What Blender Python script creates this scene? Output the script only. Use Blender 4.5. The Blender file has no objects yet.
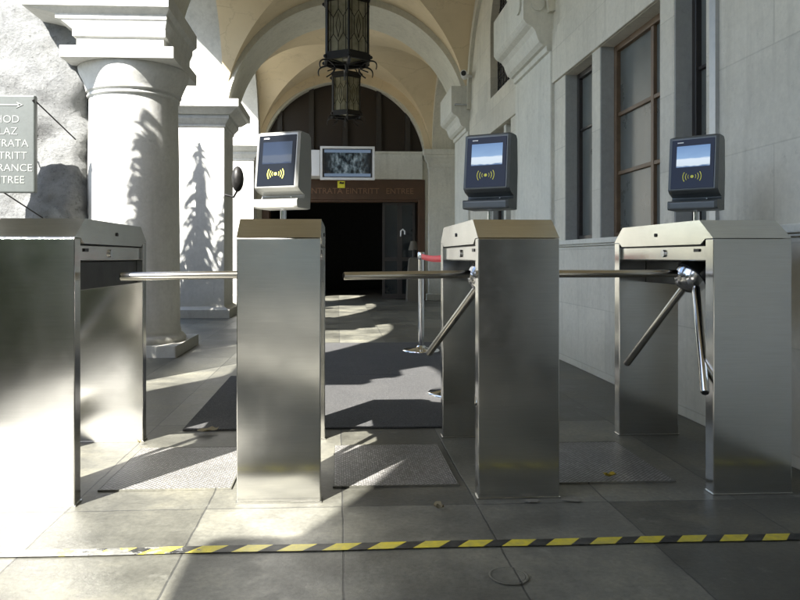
import bpy, math, random
from mathutils import Vector, Matrix
random.seed(7)
S = bpy.context.scene
COL = S.collection
R = math.radians
# ---------------------------------------------------------------- camera
cam_d = bpy.data.cameras.new('camera')
cam = bpy.data.objects.new('camera', cam_d); COL.objects.link(cam)
cam.location = (0, 0, .885)
cam.rotation_euler = (R(90), 0, -math.atan(.05))
cam_d.sensor_width = 36; cam_d.lens = 36 * 700 / 800
cam_d.shift_x = 27 / 800; cam_d.shift_y = -43 / 800
cam_d.clip_start = .05; cam_d.clip_end = 3000
S.camera = cam
# ---------------------------------------------------------------- world and sun
EL, AZ = 43.0, 35.0                      # sun stands behind the camera to the left
W = bpy.data.worlds.new('World'); S.world = W; W.use_nodes = True
nt = W.node_tree; nt.nodes.clear()
wo = nt.nodes.new('ShaderNodeOutputWorld'); bg = nt.nodes.new('ShaderNodeBackground')
sky = nt.nodes.new('ShaderNodeTexSky'); sky.sky_type = 'NISHITA'; sky.sun_disc = False
sky.sun_elevation = R(EL); sky.sun_rotation = R(180 + AZ); sky.air_density = 1.0; sky.dust_density = .8
bg.inputs['Strength'].default_value = .10
nt.links.new(sky.outputs[0], bg.inputs[0]); nt.links.new(bg.outputs[0], wo.inputs[0])
sl = bpy.data.lights.new('sun', 'SUN'); so = bpy.data.objects.new('sun', sl); COL.objects.link(so)
sl.energy = 5.0; sl.angle = R(.55); sl.color = (1, .965, .91)
d = Vector((math.sin(R(AZ)) * math.cos(R(EL)), math.cos(R(AZ)) * math.cos(R(EL)), -math.sin(R(EL))))
so.rotation_euler = d.to_track_quat('-Z', 'Y').to_euler(); so.location = (-8, -10, 12)
S.view_settings.view_transform = 'Standard'; S.view_settings.look = 'None'
S.view_settings.exposure = 2.45; S.view_settings.gamma = 1; S.view_settings.use_curve_mapping = False
S.cycles.max_bounces = 10; S.cycles.diffuse_bounces = 7; S.cycles.glossy_bounces = 5
S.cycles.caustics_reflective = True; S.cycles.sample_clamp_indirect = 8; S.cycles.caustics_refractive = False
S.cycles.use_denoising = True

# ---------------------------------------------------------------- materials
class NT:
    def __init__(s, name):
        s.m = bpy.data.materials.new(name); s.m.use_nodes = True
        s.t = s.m.node_tree; s.p = s.t.nodes['Principled BSDF']
    def n(s, typ, **kw):
        nd = s.t.nodes.new('ShaderNode' + typ)
        for k, v in kw.items():
            if hasattr(nd, k): setattr(nd, k, v)
            else: nd.inputs[k.replace('_', ' ')].default_value = v
        return nd
    def l(s, a, b): s.t.links.new(a, b)
    def coord(s, scale=(1, 1, 1), loc=(0, 0, 0), world=False):
        if world: src = s.n('NewGeometry').outputs['Position']
        else: src = s.n('TexCoord').outputs['Object']
        mp = s.n('Mapping'); mp.inputs['Scale'].default_value = scale; mp.inputs['Location'].default_value = loc
        s.l(src, mp.inputs[0]); return mp.outputs[0]
    def noise(s, co, scale, detail=5, rough=.6):
        q = s.n('TexNoise'); q.inputs['Scale'].default_value = scale; q.inputs['Detail'].default_value = detail
        q.inputs['Roughness'].default_value = rough; s.l(co, q.inputs['Vector']); return q.outputs[0]
    def ramp(s, f, stops):
        r = s.n('ValToRGB'); e = r.color_ramp.elements
        while len(e) < len(stops): e.new(.5)
        for i, (p, c) in enumerate(stops):
            e[i].position = p; e[i].color = (*c, 1) if len(c) == 3 else c
        s.l(f, r.inputs[0]); return r.outputs[0]
    def mix(s, f, a, b, mode='MIX'):
        x = s.n('Mix'); x.data_type = 'RGBA'; x.blend_type = mode
        for v, i in ((f, 0), (a, 6), (b, 7)):
            if isinstance(v, (int, float)): x.inputs[i].default_value = v
            elif isinstance(v, tuple): x.inputs[i].default_value = (*v, 1)
            else: s.l(v, x.inputs[i])
        return x.outputs[2]
    def mapr(s, f, a, b, c=0, d=1):
        x = s.n('MapRange'); s.l(f, x.inputs[0])
        for i, v in zip((1, 2, 3, 4), (a, b, c, d)): x.inputs[i].default_value = v
        return x.outputs[0]
    def bump(s, h, strength=.3, dist=.01):
        b = s.n('Bump'); b.inputs['Strength'].default_value = strength; b.inputs['Distance'].default_value = dist
        s.l(h, b.inputs['Height']); s.l(b.outputs[0], s.p.inputs['Normal']); return b
    def set(s, **kw):
        for k, v in kw.items():
            k = k.replace('_', ' ')
            if isinstance(v, tuple) and len(v) == 3: v = (*v, 1)
            if hasattr(v, 'is_output'): s.l(v, s.p.inputs[k])
            else: s.p.inputs[k].default_value = v
        return s

def stone(name, base, dark, light, joints=None, bump=.25, rough=.75, bscale=1.0):
    t = NT(name); co = t.coord(world=True)
    n1 = t.noise(co, 1.6, 8, .62); n2 = t.noise(co, 26 * bscale, 6, .7); n3 = t.noise(co, 7, 4, .5)
    c = t.ramp(n1, [(.3, dark), (.52, base), (.75, light)])
    c = t.mix(.35, c, t.ramp(n2, [(.3, tuple(x * .72 for x in base)), (.7, tuple(min(1, x * 1.18) for x in base))]))
    streak = t.noise(t.coord(scale=(5, 5, .5), world=True), 2.2, 5, .6)
    c = t.mix(t.mapr(streak, .52, .78, 0, .5), c, tuple(x * .62 for x in base))
    pit = t.noise(co, 9, 9, .8); c = t.mix(t.mapr(pit, .58, .68, 0, .5), c, tuple(x * .55 for x in base))
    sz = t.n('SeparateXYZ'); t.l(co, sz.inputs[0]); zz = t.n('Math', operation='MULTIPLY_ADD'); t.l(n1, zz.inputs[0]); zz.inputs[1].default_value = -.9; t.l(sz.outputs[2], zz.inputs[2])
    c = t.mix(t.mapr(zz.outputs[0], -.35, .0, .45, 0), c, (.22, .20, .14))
    h = n2
    if joints:
        # joints = (swizzle, brick width, row height, offsets)
        sw, bw, bh, ox, oz = joints
        sep = t.n('SeparateXYZ'); t.l(co, sep.inputs[0]); cb = t.n('CombineXYZ')
        t.l(sep.outputs[sw], cb.inputs[0]); t.l(sep.outputs[2], cb.inputs[1])
        mp = t.n('Mapping'); mp.inputs['Location'].default_value = (ox, oz, 0); t.l(cb.outputs[0], mp.inputs[0])
        br = t.n('TexBrick'); t.l(mp.outputs[0], br.inputs['Vector'])
        br.inputs['Scale'].default_value = 1; br.inputs['Brick Width'].default_value = bw; br.inputs['Row Height'].default_value = bh
        br.inputs['Mortar Size'].default_value = .004; br.inputs['Mortar Smooth'].default_value = .3
        br.inputs['Color1'].default_value = (.9, .9, .9, 1); br.inputs['Color2'].default_value = (1.08, 1.07, 1.05, 1)
        br.inputs['Mortar'].default_value = (.78, .78, .76, 1)
        c = t.mix(.8, c, br.outputs[0], 'MULTIPLY')
        mm = t.n('Math', operation='MULTIPLY_ADD'); t.l(br.outputs['Fac'], mm.inputs[0]); mm.inputs[1].default_value = -.8; t.l(n2, mm.inputs[2])
        h = mm.outputs[0]
    t.set(Base_Color=c, Roughness=rough); t.bump(h, bump, .006)
    return t.m

M = {}
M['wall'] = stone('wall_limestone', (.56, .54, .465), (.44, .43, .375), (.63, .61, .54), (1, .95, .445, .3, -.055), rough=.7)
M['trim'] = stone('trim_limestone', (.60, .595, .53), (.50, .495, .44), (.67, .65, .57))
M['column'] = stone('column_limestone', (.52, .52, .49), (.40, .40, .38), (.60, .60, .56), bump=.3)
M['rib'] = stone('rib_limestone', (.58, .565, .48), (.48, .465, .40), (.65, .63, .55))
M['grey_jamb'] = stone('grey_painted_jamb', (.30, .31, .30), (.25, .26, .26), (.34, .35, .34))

def plaster():
    t = NT('ochre_plaster'); co = t.coord(world=True)
    n1 = t.noise(co, .9, 6, .6); n2 = t.noise(co, 40, 5, .7)
    c = t.ramp(n1, [(.3, (.58, .475, .31)), (.55, (.66, .55, .37)), (.8, (.72, .61, .44))])
    st = t.noise(co, 3.5, 8, .7)
    c = t.mix(t.mapr(st, .56, .75, 0, .45), c, (.44, .36, .23))
    cr = t.n('TexVoronoi'); cr.feature = 'DISTANCE_TO_EDGE'; cr.inputs['Scale'].default_value = .9
    dn = t.n('VectorMath', operation='MULTIPLY_ADD'); t.l(st, dn.inputs[0]); dn.inputs[1].default_value = (.5, .5, .5); t.l(co, dn.inputs[2]); t.l(dn.outputs[0], cr.inputs[0])
    c = t.mix(t.mapr(cr.outputs['Distance'], .0, .008, .35, 0), c, (.28, .22, .14))
    t.set(Base_Color=c, Roughness=.9); t.bump(n2, .12, .004); return t.m
M['plaster'] = plaster()

def rock():
    t = NT('rough_rock_render'); co = t.coord(world=True)
    n1 = t.noise(co, 5, 12, .8); n2 = t.noise(co, 22, 10, .8)
    v = t.n('TexVoronoi'); v.inputs['Scale'].default_value = 6; t.l(co, v.inputs[0])
    c = t.ramp(n1, [(.30, (.10, .10, .10)), (.43, (.21, .215, .21)), (.7, (.33, .335, .325))])
    c = t.mix(t.mapr(n2, .55, .64, 0, .7), c, (.07, .075, .065))
    t.set(Base_Color=c, Roughness=.95)
    h = t.mix(.4, n2, v.outputs[0]); t.bump(h, 1.0, .09); return t.m
M['rock'] = rock()

def slate():
    t = NT('slate_paving'); co = t.coord(world=True)
    sep = t.n('SeparateXYZ'); t.l(co, sep.inputs[0]); cb = t.n('CombineXYZ')
    t.l(sep.outputs[0], cb.inputs[0]); t.l(sep.outputs[1], cb.inputs[1])
    # slabs .48 wide, 1.24 long, all joints in line with the passage
    mp = t.n('Mapping'); mp.inputs['Location'].default_value = (-.022 + .48 * 40, -2.49 + 1.24 * 40, 0); t.l(cb.outputs[0], mp.inputs[0])
    wob = t.noise(co, 5, 3); wv = t.n('VectorMath', operation='MULTIPLY_ADD')
    t.l(wob, wv.inputs[0]); wv.inputs[1].default_value = (.012, .012, 0); t.l(mp.outputs[0], wv.inputs[2])
    br = t.n('TexBrick'); br.offset = 0; t.l(wv.outputs[0], br.inputs['Vector'])
    br.inputs['Scale'].default_value = 1; br.inputs['Brick Width'].default_value = .48; br.inputs['Row Height'].default_value = 1.24
    br.inputs['Mortar Size'].default_value = .0032; br.inputs['Mortar Smooth'].default_value = .2; br.inputs['Bias'].default_value = 0
    br.inputs['Color1'].default_value = (.070, .069, .056, 1); br.inputs['Color2'].default_value = (.128, .126, .104, 1)
    br.inputs['Mortar'].default_value = (.045, .045, .04, 1)
    n1 = t.noise(co, 2.1, 9, .68); n2 = t.noise(co, 55, 6, .7); n3 = t.noise(co, 9, 6, .65)
    c = t.mix(1.0, br.outputs[0], t.ramp(n1, [(.30, (.5, .5, .5)), (.5, (1, 1, 1)), (.68, (1.7, 1.66, 1.54))]), 'MULTIPLY')
    c = t.mix(.8, c, t.ramp(n2, [(.3, (.7, .7, .7)), (.7, (1.3, 1.3, 1.3))]), 'MULTIPLY')
    c = t.mix(t.mapr(n3, .6, .74, 0, .4), c, (.26, .26, .225))
    t.set(Base_Color=c, Roughness=t.mapr(n1, .3, .7, .36, .62))
    t.p.inputs['Specular IOR Level'].default_value = .5
    mm = t.n('Math', operation='MULTIPLY_ADD'); t.l(br.outputs['Fac'], mm.inputs[0]); mm.inputs[1].default_value = -1.4
    a = t.n('Math', operation='MULTIPLY_ADD'); t.l(n2, a.inputs[0]); a.inputs[1].default_value = .35; t.l(n3, a.inputs[2])
    t.l(a.outputs[0], mm.inputs[2]); t.bump(mm.outputs[0], .55, .004); return t.m
M['slate'] = slate()

def steel(name='brushed_steel', base=(.62, .615, .585), rough=.17, aniso=.7, scr=1.0):
    t = NT(name); co = t.coord(scale=(2, 2, 90))
    n = t.noise(co, 3, 4, .7); sm = t.noise(t.coord(), 3.5, 5, .6); fp = t.noise(t.coord(), 14, 6, .7)
    v = t.noise(t.coord(scale=(60, 60, 1)), 2, 3, .6)
    c = t.mix(t.mapr(n, .3, .7, 0, 1), tuple(x * .93 for x in base), tuple(min(1, x * 1.05) for x in base))
    c = t.mix(t.mapr(fp, .62, .85, 0, .10), c, tuple(x * .8 for x in base))
    sg = t.noise(t.coord(scale=(1, 1, 1.6)), 7, 7, .75); c = t.mix(t.mapr(sg, .56, .74, 0, .14), c, tuple(x * .6 for x in base))
    r = t.n('Math', operation='ADD'); t.l(t.mapr(sm, .3, .7, rough - .03, rough + .05), r.inputs[0]); t.l(t.mapr(fp, .5, .8, 0, .02), r.inputs[1])
    t.set(Base_Color=c, Metallic=1.0, Roughness=r.outputs[0], Anisotropic=aniso)
    tg = t.n('Tangent'); tg.direction_type = 'RADIAL'; tg.axis = 'Z'; t.l(tg.outputs[0], t.p.inputs['Tangent'])
    wv = t.noise(t.coord(scale=(1, 1, .8)), 2.6, 2, .4)
    b1 = t.n('Bump'); b1.inputs['Strength'].default_value = .05 * scr; b1.inputs['Distance'].default_value = .03; t.l(wv, b1.inputs['Height'])
    b2 = t.bump(n, .05 * scr, .0006); t.l(b1.outputs[0], b2.inputs['Normal']); return t.m
M['steel'] = steel()
M['steel_tube'] = steel('polished_steel_tube', (.55, .53, .49), .2, 0, .4)

def plain(name, col, rough=.5, metal=0, var=.12, scale=12, bump=.05, **kw):
    t = NT(name); co = t.coord(); n = t.noise(co, scale, 6, .65)
    c = t.mix(t.mapr(n, .3, .7), tuple(x * (1 - var) for x in col), tuple(min(1, x * (1 + var)) for x in col))
    t.set(Base_Color=c, Metallic=metal, Roughness=t.mapr(n, .3, .7, rough * .85, min(1, rough * 1.15)), **kw)
    if bump: t.bump(n, bump, .004)
    return t.m
M['chrome'] = plain('chrome', (.75, .75, .75), .12, 1, .04)
M['hub'] = plain('polished_hub', (.62, .62, .63), .16, 1, .05)
M['black_gap'] = plain('black_rubber', (.012, .012, .013), .6)
M['mech'] = plain('dark_painted_housing', (.016, .016, .015), .35, .6)
M['reader'] = plain('shaded_reader_plastic', (.10, .11, .112), .38, .25, .06, 30, .02)  # darker copy of the reader plastic, for the readers in shade
M['reader_dark'] = plain('dark_reader_plastic', (.05, .053, .058), .45)
def screen(col=(.005, .012, .034)):
    t = NT('reader_glass'); t.set(Base_Color=col, Roughness=.05); t.p.inputs['Specular IOR Level'].default_value = .14
    n = t.noise(t.coord(), 6, 3); t.bump(n, .02, .01); return t.m
M['screen'] = screen(); M['screen_dark'] = screen((.005, .006, .008))
def lcd(name, k):
    # lit display picture: blue sky above a pale band
    t = NT(name); sep = t.n('SeparateXYZ'); co = t.coord(); t.l(co, sep.inputs[0])
    n = t.noise(t.coord(scale=(1, 1, 3)), 14, 4, .5); a = t.n('Math', operation='MULTIPLY_ADD'); t.l(n, a.inputs[0]); a.inputs[1].default_value = .03; t.l(sep.outputs[2], a.inputs[2])
    c = t.ramp(t.mapr(a.outputs[0], .245, .365), [(0, (.012, .03, .075)), (.06, (.03, .07, .15)), (.10, (.33, .38, .42)), (.33, (.36, .41, .46)), (.38, (.12, .20, .32)), (.95, (.045, .10, .21))])
    t.set(Base_Color=(.004, .006, .012), Roughness=.06, Emission_Color=c, Emission_Strength=k); t.p.inputs['Specular IOR Level'].default_value = .28; return t.m
M['lcd'] = lcd('lcd_picture', .34); M['lcd_dim'] = lcd('lcd_picture_dim', .05)
M['yellow_print'] = plain('yellow_print', (.75, .70, .06), .5)
M['white_print'] = plain('white_print', (.75, .75, .75), .5)
M['brown_frame'] = plain('brown_painted_frame', (.070, .036, .019), .45, 0, .2, 6)
M['wood'] = plain('window_wood', (.13, .085, .05), .5, 0, .25, 9)
M['dark_wood'] = plain('dark_wood_panel', (.020, .012, .007), .5, 0, .25, 5)
M['bronze'] = plain('bronze_lettering', (.24, .14, .08), .4, .3)
M['iron'] = plain('black_wrought_iron', (.018, .017, .016), .5, .5, .3, 20)
M['window_glass'] = plain('curtained_window_glass', (.10, .108, .10), .3, 0, .25, 2.5, 0)
M['door_glass'] = plain('door_glass', (.014, .017, .018), .12, 0, .3, 2, 0)
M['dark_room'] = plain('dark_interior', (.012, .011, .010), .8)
M['white_plastic'] = plain('white_plastic', (.72, .73, .74), .4, 0, .04)
M['red_belt'] = plain('red_belt_webbing', (.85, .05, .06), .6)
M['sign_stone'] = stone('grey_green_sign_stone', (.050, .058, .053), (.042, .048, .044), (.060, .068, .062), bump=.08, rough=.5)
M['sign_letter'] = plain('pale_sign_paint', (.17, .18, .165), .6)
M['zinc'] = plain('zinc_pipe', (.42, .43, .43), .4, .5)
M['dark_rail'] = plain('dark_window_frame', (.03, .026, .024), .4)
M['yellow_leaf'] = plain('yellow_leaf', (.45, .33, .03), .7)
M['dry_leaf'] = plain('dry_brown_leaf', (.20, .17, .10), .8)
M['dull_beige'] = plain('dull_beige', (.10, .09, .07), .8)
M['canvas'] = plain('cream_canvas', (.6, .57, .48), .9)
M['mat'] = None
def mat_m():
    t = NT('charcoal_ribbed_mat'); co = t.coord(world=True)
    n = t.noise(co, 160, 4, .8); b = t.noise(co, 3, 5)
    w = t.n('TexWave'); w.inputs['Scale'].default_value = 26; w.bands_direction = 'X'; w.inputs['Distortion'].default_value = .4; t.l(co, w.inputs[0])
    c = t.ramp(n, [(.35, (.022, .022, .022)), (.55, (.055, .055, .055)), (.75, (.19, .19, .18))])
    c = t.mix(t.mapr(b, .45, .7, 0, .35), c, (.075, .073, .068))
    t.set(Base_Color=c, Roughness=.95); t.bump(n, .8, .006); return t.m
M['mat'] = mat_m()
def grate_m():
    t = NT('studded_steel_grate'); co = t.coord(world=True)
    v = t.n('TexVoronoi'); v.inputs['Scale'].default_value = 75; v.inputs['Randomness'].default_value = .12
    rm = t.n('Mapping'); rm.inputs['Rotation'].default_value = (0, 0, R(45)); t.l(co, rm.inputs[0]); t.l(rm.outputs[0], v.inputs[0])
    n = t.noise(co, 5, 5)
    f = t.mapr(v.outputs['Distance'], .40, .58)
    c = t.mix(f, t.ramp(n, [(.35, (.26, .26, .25)), (.7, (.44, .43, .41))]), (.085, .082, .076))
    t.set(Base_Color=c, Metallic=t.mapr(v.outputs['Distance'], .25, .45, .3, 0), Roughness=.42)
    inv = t.mapr(v.outputs['Distance'], .2, .5, 1, 0); t.bump(inv, .9, .006); return t.m
M['grate'] = grate_m()
def tape_m():
    # yellow and black slanted stripes; they give way to grey patches towards the left end
    t = NT('hazard_tape'); co = t.coord(world=True)
    sep = t.n('SeparateXYZ'); t.l(co, sep.inputs[0])
    a = t.n('Math', operation='MULTIPLY_ADD'); t.l(sep.outputs[1], a.inputs[0]); a.inputs[1].default_value = -.9; t.l(sep.outputs[0], a.inputs[2])
    b = t.n('Math', operation='DIVIDE'); t.l(a.outputs[0], b.inputs[0]); b.inputs[1].default_value = .136
    f = t.n('Math', operation='FRACT'); ad = t.n('Math', operation='ADD'); t.l(b.outputs[0], ad.inputs[0]); ad.inputs[1].default_value = 40.3; t.l(ad.outputs[0], f.inputs[0])
    g = t.mapr(f.outputs[0], .57, .585)
    n = t.noise(co, 30, 6, .7); w = t.noise(co, 14, 7, .75)
    y = t.mix(t.mapr(n, .4, .75), (.55, .46, .03), (.30, .27, .08))
    k = t.mix(t.mapr(n, .4, .7), (.012, .012, .012), (.05, .05, .045))
    c = t.mix(g, y, k)
    wx = t.mapr(sep.outputs[0], -.9, -.15, .43, .66)
    gt = t.n('Math', operation='GREATER_THAN'); t.l(w, gt.inputs[0]); t.l(wx, gt.inputs[1])
    c = t.mix(gt.outputs[0], c, t.mix(t.mapr(n, .4, .6), (.10, .10, .09), (.20, .20, .18)))
    t.set(Base_Color=c, Roughness=.5); t.bump(n, .2, .003); return t.m
M['tape'] = tape_m()
def lglass():
    t = NT('leaded_lantern_glass'); co = t.coord()
    n = t.noise(co, 9, 5, .6)
    c = t.ramp(n, [(.3, (.30, .28, .19)), (.7, (.58, .56, .44))])
    tr = t.n('BsdfTranslucent'); t.l(c, tr.inputs[0]); mx = t.n('MixShader'); mx.inputs[0].default_value = .6
    t.set(Base_Color=c, Roughness=.12); out = t.t.nodes['Material Output']
    t.l(t.p.outputs[0], mx.inputs[1]); t.l(tr.outputs[0], mx.inputs[2]); t.l(mx.outputs[0], out.inputs[0]); return t.m
M['lantern_glass'] = lglass()
def tv_m():
    t = NT('monitor_picture'); co = t.coord()
    n = t.noise(t.coord(scale=(1, 1, .6)), 13, 6, .65); sep = t.n('SeparateXYZ'); t.l(co, sep.inputs[0])
    c = t.ramp(n, [(.42, (.004, .007, .009)), (.55, (.05, .07, .08)), (.72, (.18, .22, .24))])
    az = t.n('Math', operation='ABSOLUTE'); t.l(sep.outputs[2], az.inputs[0])
    band = t.mapr(az.outputs[0], .20, .205)
    ax = t.n('Math', operation='ABSOLUTE'); t.l(sep.outputs[0], ax.inputs[0]); side = t.mapr(ax.outputs[0], .25, .42)
    c = t.mix(side, c, (.004, .006, .008)); c = t.mix(band, c, (.10, .14, .20))
    t.set(Base_Color=(.01, .01, .012), Roughness=.1, Emission_Color=c, Emission_Strength=.22); return t.m
M['tv'] = tv_m()

# ---------------------------------------------------------------- mesh helpers
class MB:
    def __init__(s): s.v = []; s.f = []; s.mi = []; s.sm = []
    def add(s, vs, fs, m=0, smooth=False):
        o = len(s.v); s.v += [tuple(v) for v in vs]
        for f in fs: s.f.append(tuple(o + i for i in f)); s.mi.append(m); s.sm.append(smooth)
        return s
    def box(s, x0, x1, y0, y1, z0, z1, m=0):
        vs = [(x, y, z) for z in (z0, z1) for y in (y0, y1) for x in (x0, x1)]
        return s.add(vs, [(0, 2, 3, 1), (4, 5, 7, 6), (0, 1, 5, 4), (2, 6, 7, 3), (0, 4, 6, 2), (1, 3, 7, 5)], m)
    def loft(s, rings, m=0, smooth=False, cap=True, closed=True):
        n = len(rings[0]); vs = [p for r in rings for p in r]; fs = []
        for i in range(len(rings) - 1):
            for j in range(n if closed else n - 1):
                a = i * n + j; b = i * n + (j + 1) % n; fs.append((a, b, b + n, a + n))
        s.add(vs, fs, m, smooth)
        if cap:
            s.add(rings[0], [tuple(reversed(range(n)))], m); s.add(rings[-1], [tuple(range(n))], m)
        return s
    def lathe(s, cx, cy, prof, n=48, m=0, smooth=True, cap=True):
        rings = [[(cx + r * math.cos(2 * math.pi * j / n), cy + r * math.sin(2 * math.pi * j / n), z) for j in range(n)] for r, z in prof]
        return s.loft(rings, m, smooth, cap)
    def mould(s, x0, x1, y0, y1, prof, m=0):
        # prof: (offset, z), or (left, right, front/back offset, z)
        rings = []
        for p in prof:
            l, r_, f, z = p if len(p) == 4 else (p[0], p[0], p[0], p[1])
            rings.append([(x0 - l, y0 - f, z), (x1 + r_, y0 - f, z), (x1 + r_, y1 + f, z), (x0 - l, y1 + f, z)])
        return s.loft(rings, m)
    def prism(s, poly, axis, a, b, m=0, smooth=False):
        def P(p, t):
            if axis == 'x': return (t, p[0], p[1])
            if axis == 'y': return (p[0], t, p[1])
            return (p[0], p[1], t)
        return s.loft([[P(p, a) for p in poly], [P(p, b) for p in poly]], m, smooth)
    def tube(s, pts, r, n=10, m=0, cap=True):
        pts = [Vector(p) for p in pts]; rings = []
        rr = r if isinstance(r, (list, tuple)) else [r] * len(pts)
        up = None
        for i, p in enumerate(pts):
            t = (pts[min(i + 1, len(pts) - 1)] - pts[max(i - 1, 0)]).normalized()
            if up is None: up = Vector((0, 0, 1)) if abs(t.z) < .9 else Vector((1, 0, 0))
            a = t.cross(up).normalized(); b = a.cross(t).normalized(); up = b
            rings.append([tuple(p + a * (rr[i] * math.cos(2 * math.pi * j / n)) + b * (rr[i] * math.sin(2 * math.pi * j / n))) for j in range(n)])
        return s.loft(rings, m, True, cap)
    def sphere(s, c, r, n=20, m=0, sc=(1, 1, 1)):
        rings = [[(c[0] + sc[0] * r * math.sin(a) * math.cos(2 * math.pi * j / n), c[1] + sc[1] * r * math.sin(a) * math.sin(2 * math.pi * j / n), c[2] - sc[2] * r * math.cos(a)) for j in range(n)]
                 for a in [math.pi * (i + .02) / (n // 2 + .04) for i in range(n // 2 + 1)]]
        return s.loft(rings, m, True)
    def arch(s, axis, t0, t1, c, half, zs, crown, ztop, s0, s1, n=40, m=0):
        # wall above the springing line with a circular opening; s runs along the wall, t through it
        rise = crown - zs; Rr = (half * half + rise * rise) / (2 * rise); cz = crown - Rr
        a0 = math.atan2(zs - cz, half)
        pts = [(c - Rr * math.cos(a0 + (math.pi - 2 * a0) * i / n), cz + Rr * math.sin(a0 + (math.pi - 2 * a0) * i / n)) for i in range(n + 1)]
        def P(ss, t, z): return (t, ss, z) if axis == 'y' else (ss, t, z)
        for t in (t0, t1):
            vs = [P(a, t, b) for a, b in pts] + [P(a, t, ztop) for a, b in pts]
            s.add(vs, [(i, i + 1, i + n + 2, i + n + 1) for i in range(n)], m)
            s.add([P(s0, t, zs), P(c - half, t, zs), P(c - half, t, ztop), P(s0, t, ztop)], [(0, 1, 2, 3)], m)
            s.add([P(c + half, t, zs), P(s1, t, zs), P(s1, t, ztop), P(c + half, t, ztop)], [(0, 1, 2, 3)], m)
        vs = [P(a, t0, b) for a, b in pts] + [P(a, t1, b) for a, b in pts]
        s.add(vs, [(i, i + 1, i + n + 2, i + n + 1) for i in range(n)], m, True)
        for (a, b) in ((s0, c - half), (c + half, s1)):
            s.add([P(a, t0, zs), P(b, t0, zs), P(b, t1, zs), P(a, t1, zs)], [(0, 1, 2, 3)], m)
        s.add([P(s0, t0, ztop), P(s1, t0, ztop), P(s1, t1, ztop), P(s0, t1, ztop)], [(0, 1, 2, 3)], m)
        s.add([P(s0, t0, zs), P(s0, t1, zs), P(s0, t1, ztop), P(s0, t0, ztop)], [(0, 1, 2, 3)], m)
        s.add([P(s1, t0, zs), P(s1, t1, zs), P(s1, t1, ztop), P(s1, t0, ztop)], [(0, 1, 2, 3)], m)
        return s
    def build(s, name, mats, parent=None, bevel=0, seg=2, loc=None):
        if not isinstance(mats, (list, tuple)): mats = [mats]
        me = bpy.data.meshes.new(name)
        off = Vector(loc) if loc else Vector((0, 0, 0))
        me.from_pydata([tuple(Vector(v) - off) for v in s.v], [], s.f)
        for m in mats: me.materials.append(m)
        me.polygons.foreach_set('material_index', s.mi); me.polygons.foreach_set('use_smooth', s.sm); me.validate(); me.update()
        o = bpy.data.objects.new(name, me); COL.objects.link(o); o.location = off
        if parent: o.parent = parent
        if bevel:
            b = o.modifiers.new('bevel', 'BEVEL'); b.width = bevel; b.segments = seg; b.limit_method = 'ANGLE'; b.angle_limit = R(40)
            b.harden_normals = False
        return o
def tag(o, label=None, cat=None, group=None, kind=None):
    for k, v in (('label', label), ('category', cat), ('group', group), ('kind', kind)):
        if v: o[k] = v
    return o
def thing(name, label, cat, loc=(0, 0, 0), rz=0, group=None):
    o = bpy.data.objects.new(name, None); COL.objects.link(o); o.location = loc; o.rotation_euler = (0, 0, rz); o.empty_display_size = .1
    return tag(o, label, cat, group)
def dup(root, loc, rz=None, label=None):
    r = root.copy(); COL.objects.link(r); r.location = loc
    if rz is not None: r.rotation_euler = (0, 0, rz)
    if label: r['label'] = label
    for ch in list(root.children):
        c = ch.copy(); COL.objects.link(c); c.parent = r
        for g in list(ch.children):
            k = g.copy(); COL.objects.link(k); k.parent = c
    return r
def text_obj(name, lines, size, mat, parent, depth=.003, spacing=1.0, align='CENTER', line_h=1.0, sx=1.0):
    """raised lettering in the x/z plane facing -y; one mesh"""
    vs, fs = [], []
    out = []
    for i, (tx, x, z) in enumerate(lines):
        vs, fs = [], []
        cu = bpy.data.curves.new('lettering', 'FONT'); cu.body = tx; cu.size = size; cu.extrude = depth; cu.align_x = align
        cu.align_y = 'CENTER'; cu.space_character = spacing; cu.resolution_u = 3
        ob = bpy.data.objects.new('lettering', cu); COL.objects.link(ob)
        dg = bpy.context.evaluated_depsgraph_get(); me = bpy.data.meshes.new_from_object(ob.evaluated_get(dg))
        o = len(vs)
        for v in me.vertices: vs.append((x + v.co.x * sx, -v.co.z, z + v.co.y))
        for p in me.polygons: fs.append(tuple(o + k for k in p.vertices))
        bpy.data.objects.remove(ob); bpy.data.curves.remove(cu); bpy.data.meshes.remove(me)
        mb = MB(); mb.add(vs, fs); out.append(mb.build(name, mat, parent))
    return out

# ================================================================ THE SETTING
YK = [-9.0, -5.0, -1.2, 3.0, 6.68, 10.75]       # column lines across the portico
mb = MB(); mb.add([(-60, -60, 0), (60, -60, 0), (60, 80, 0), (-60, 80, 0)], [(0, 1, 2, 3)])
tag(mb.build('ground', M['slate']), kind='structure', label='dark slate slab paving')

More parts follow.
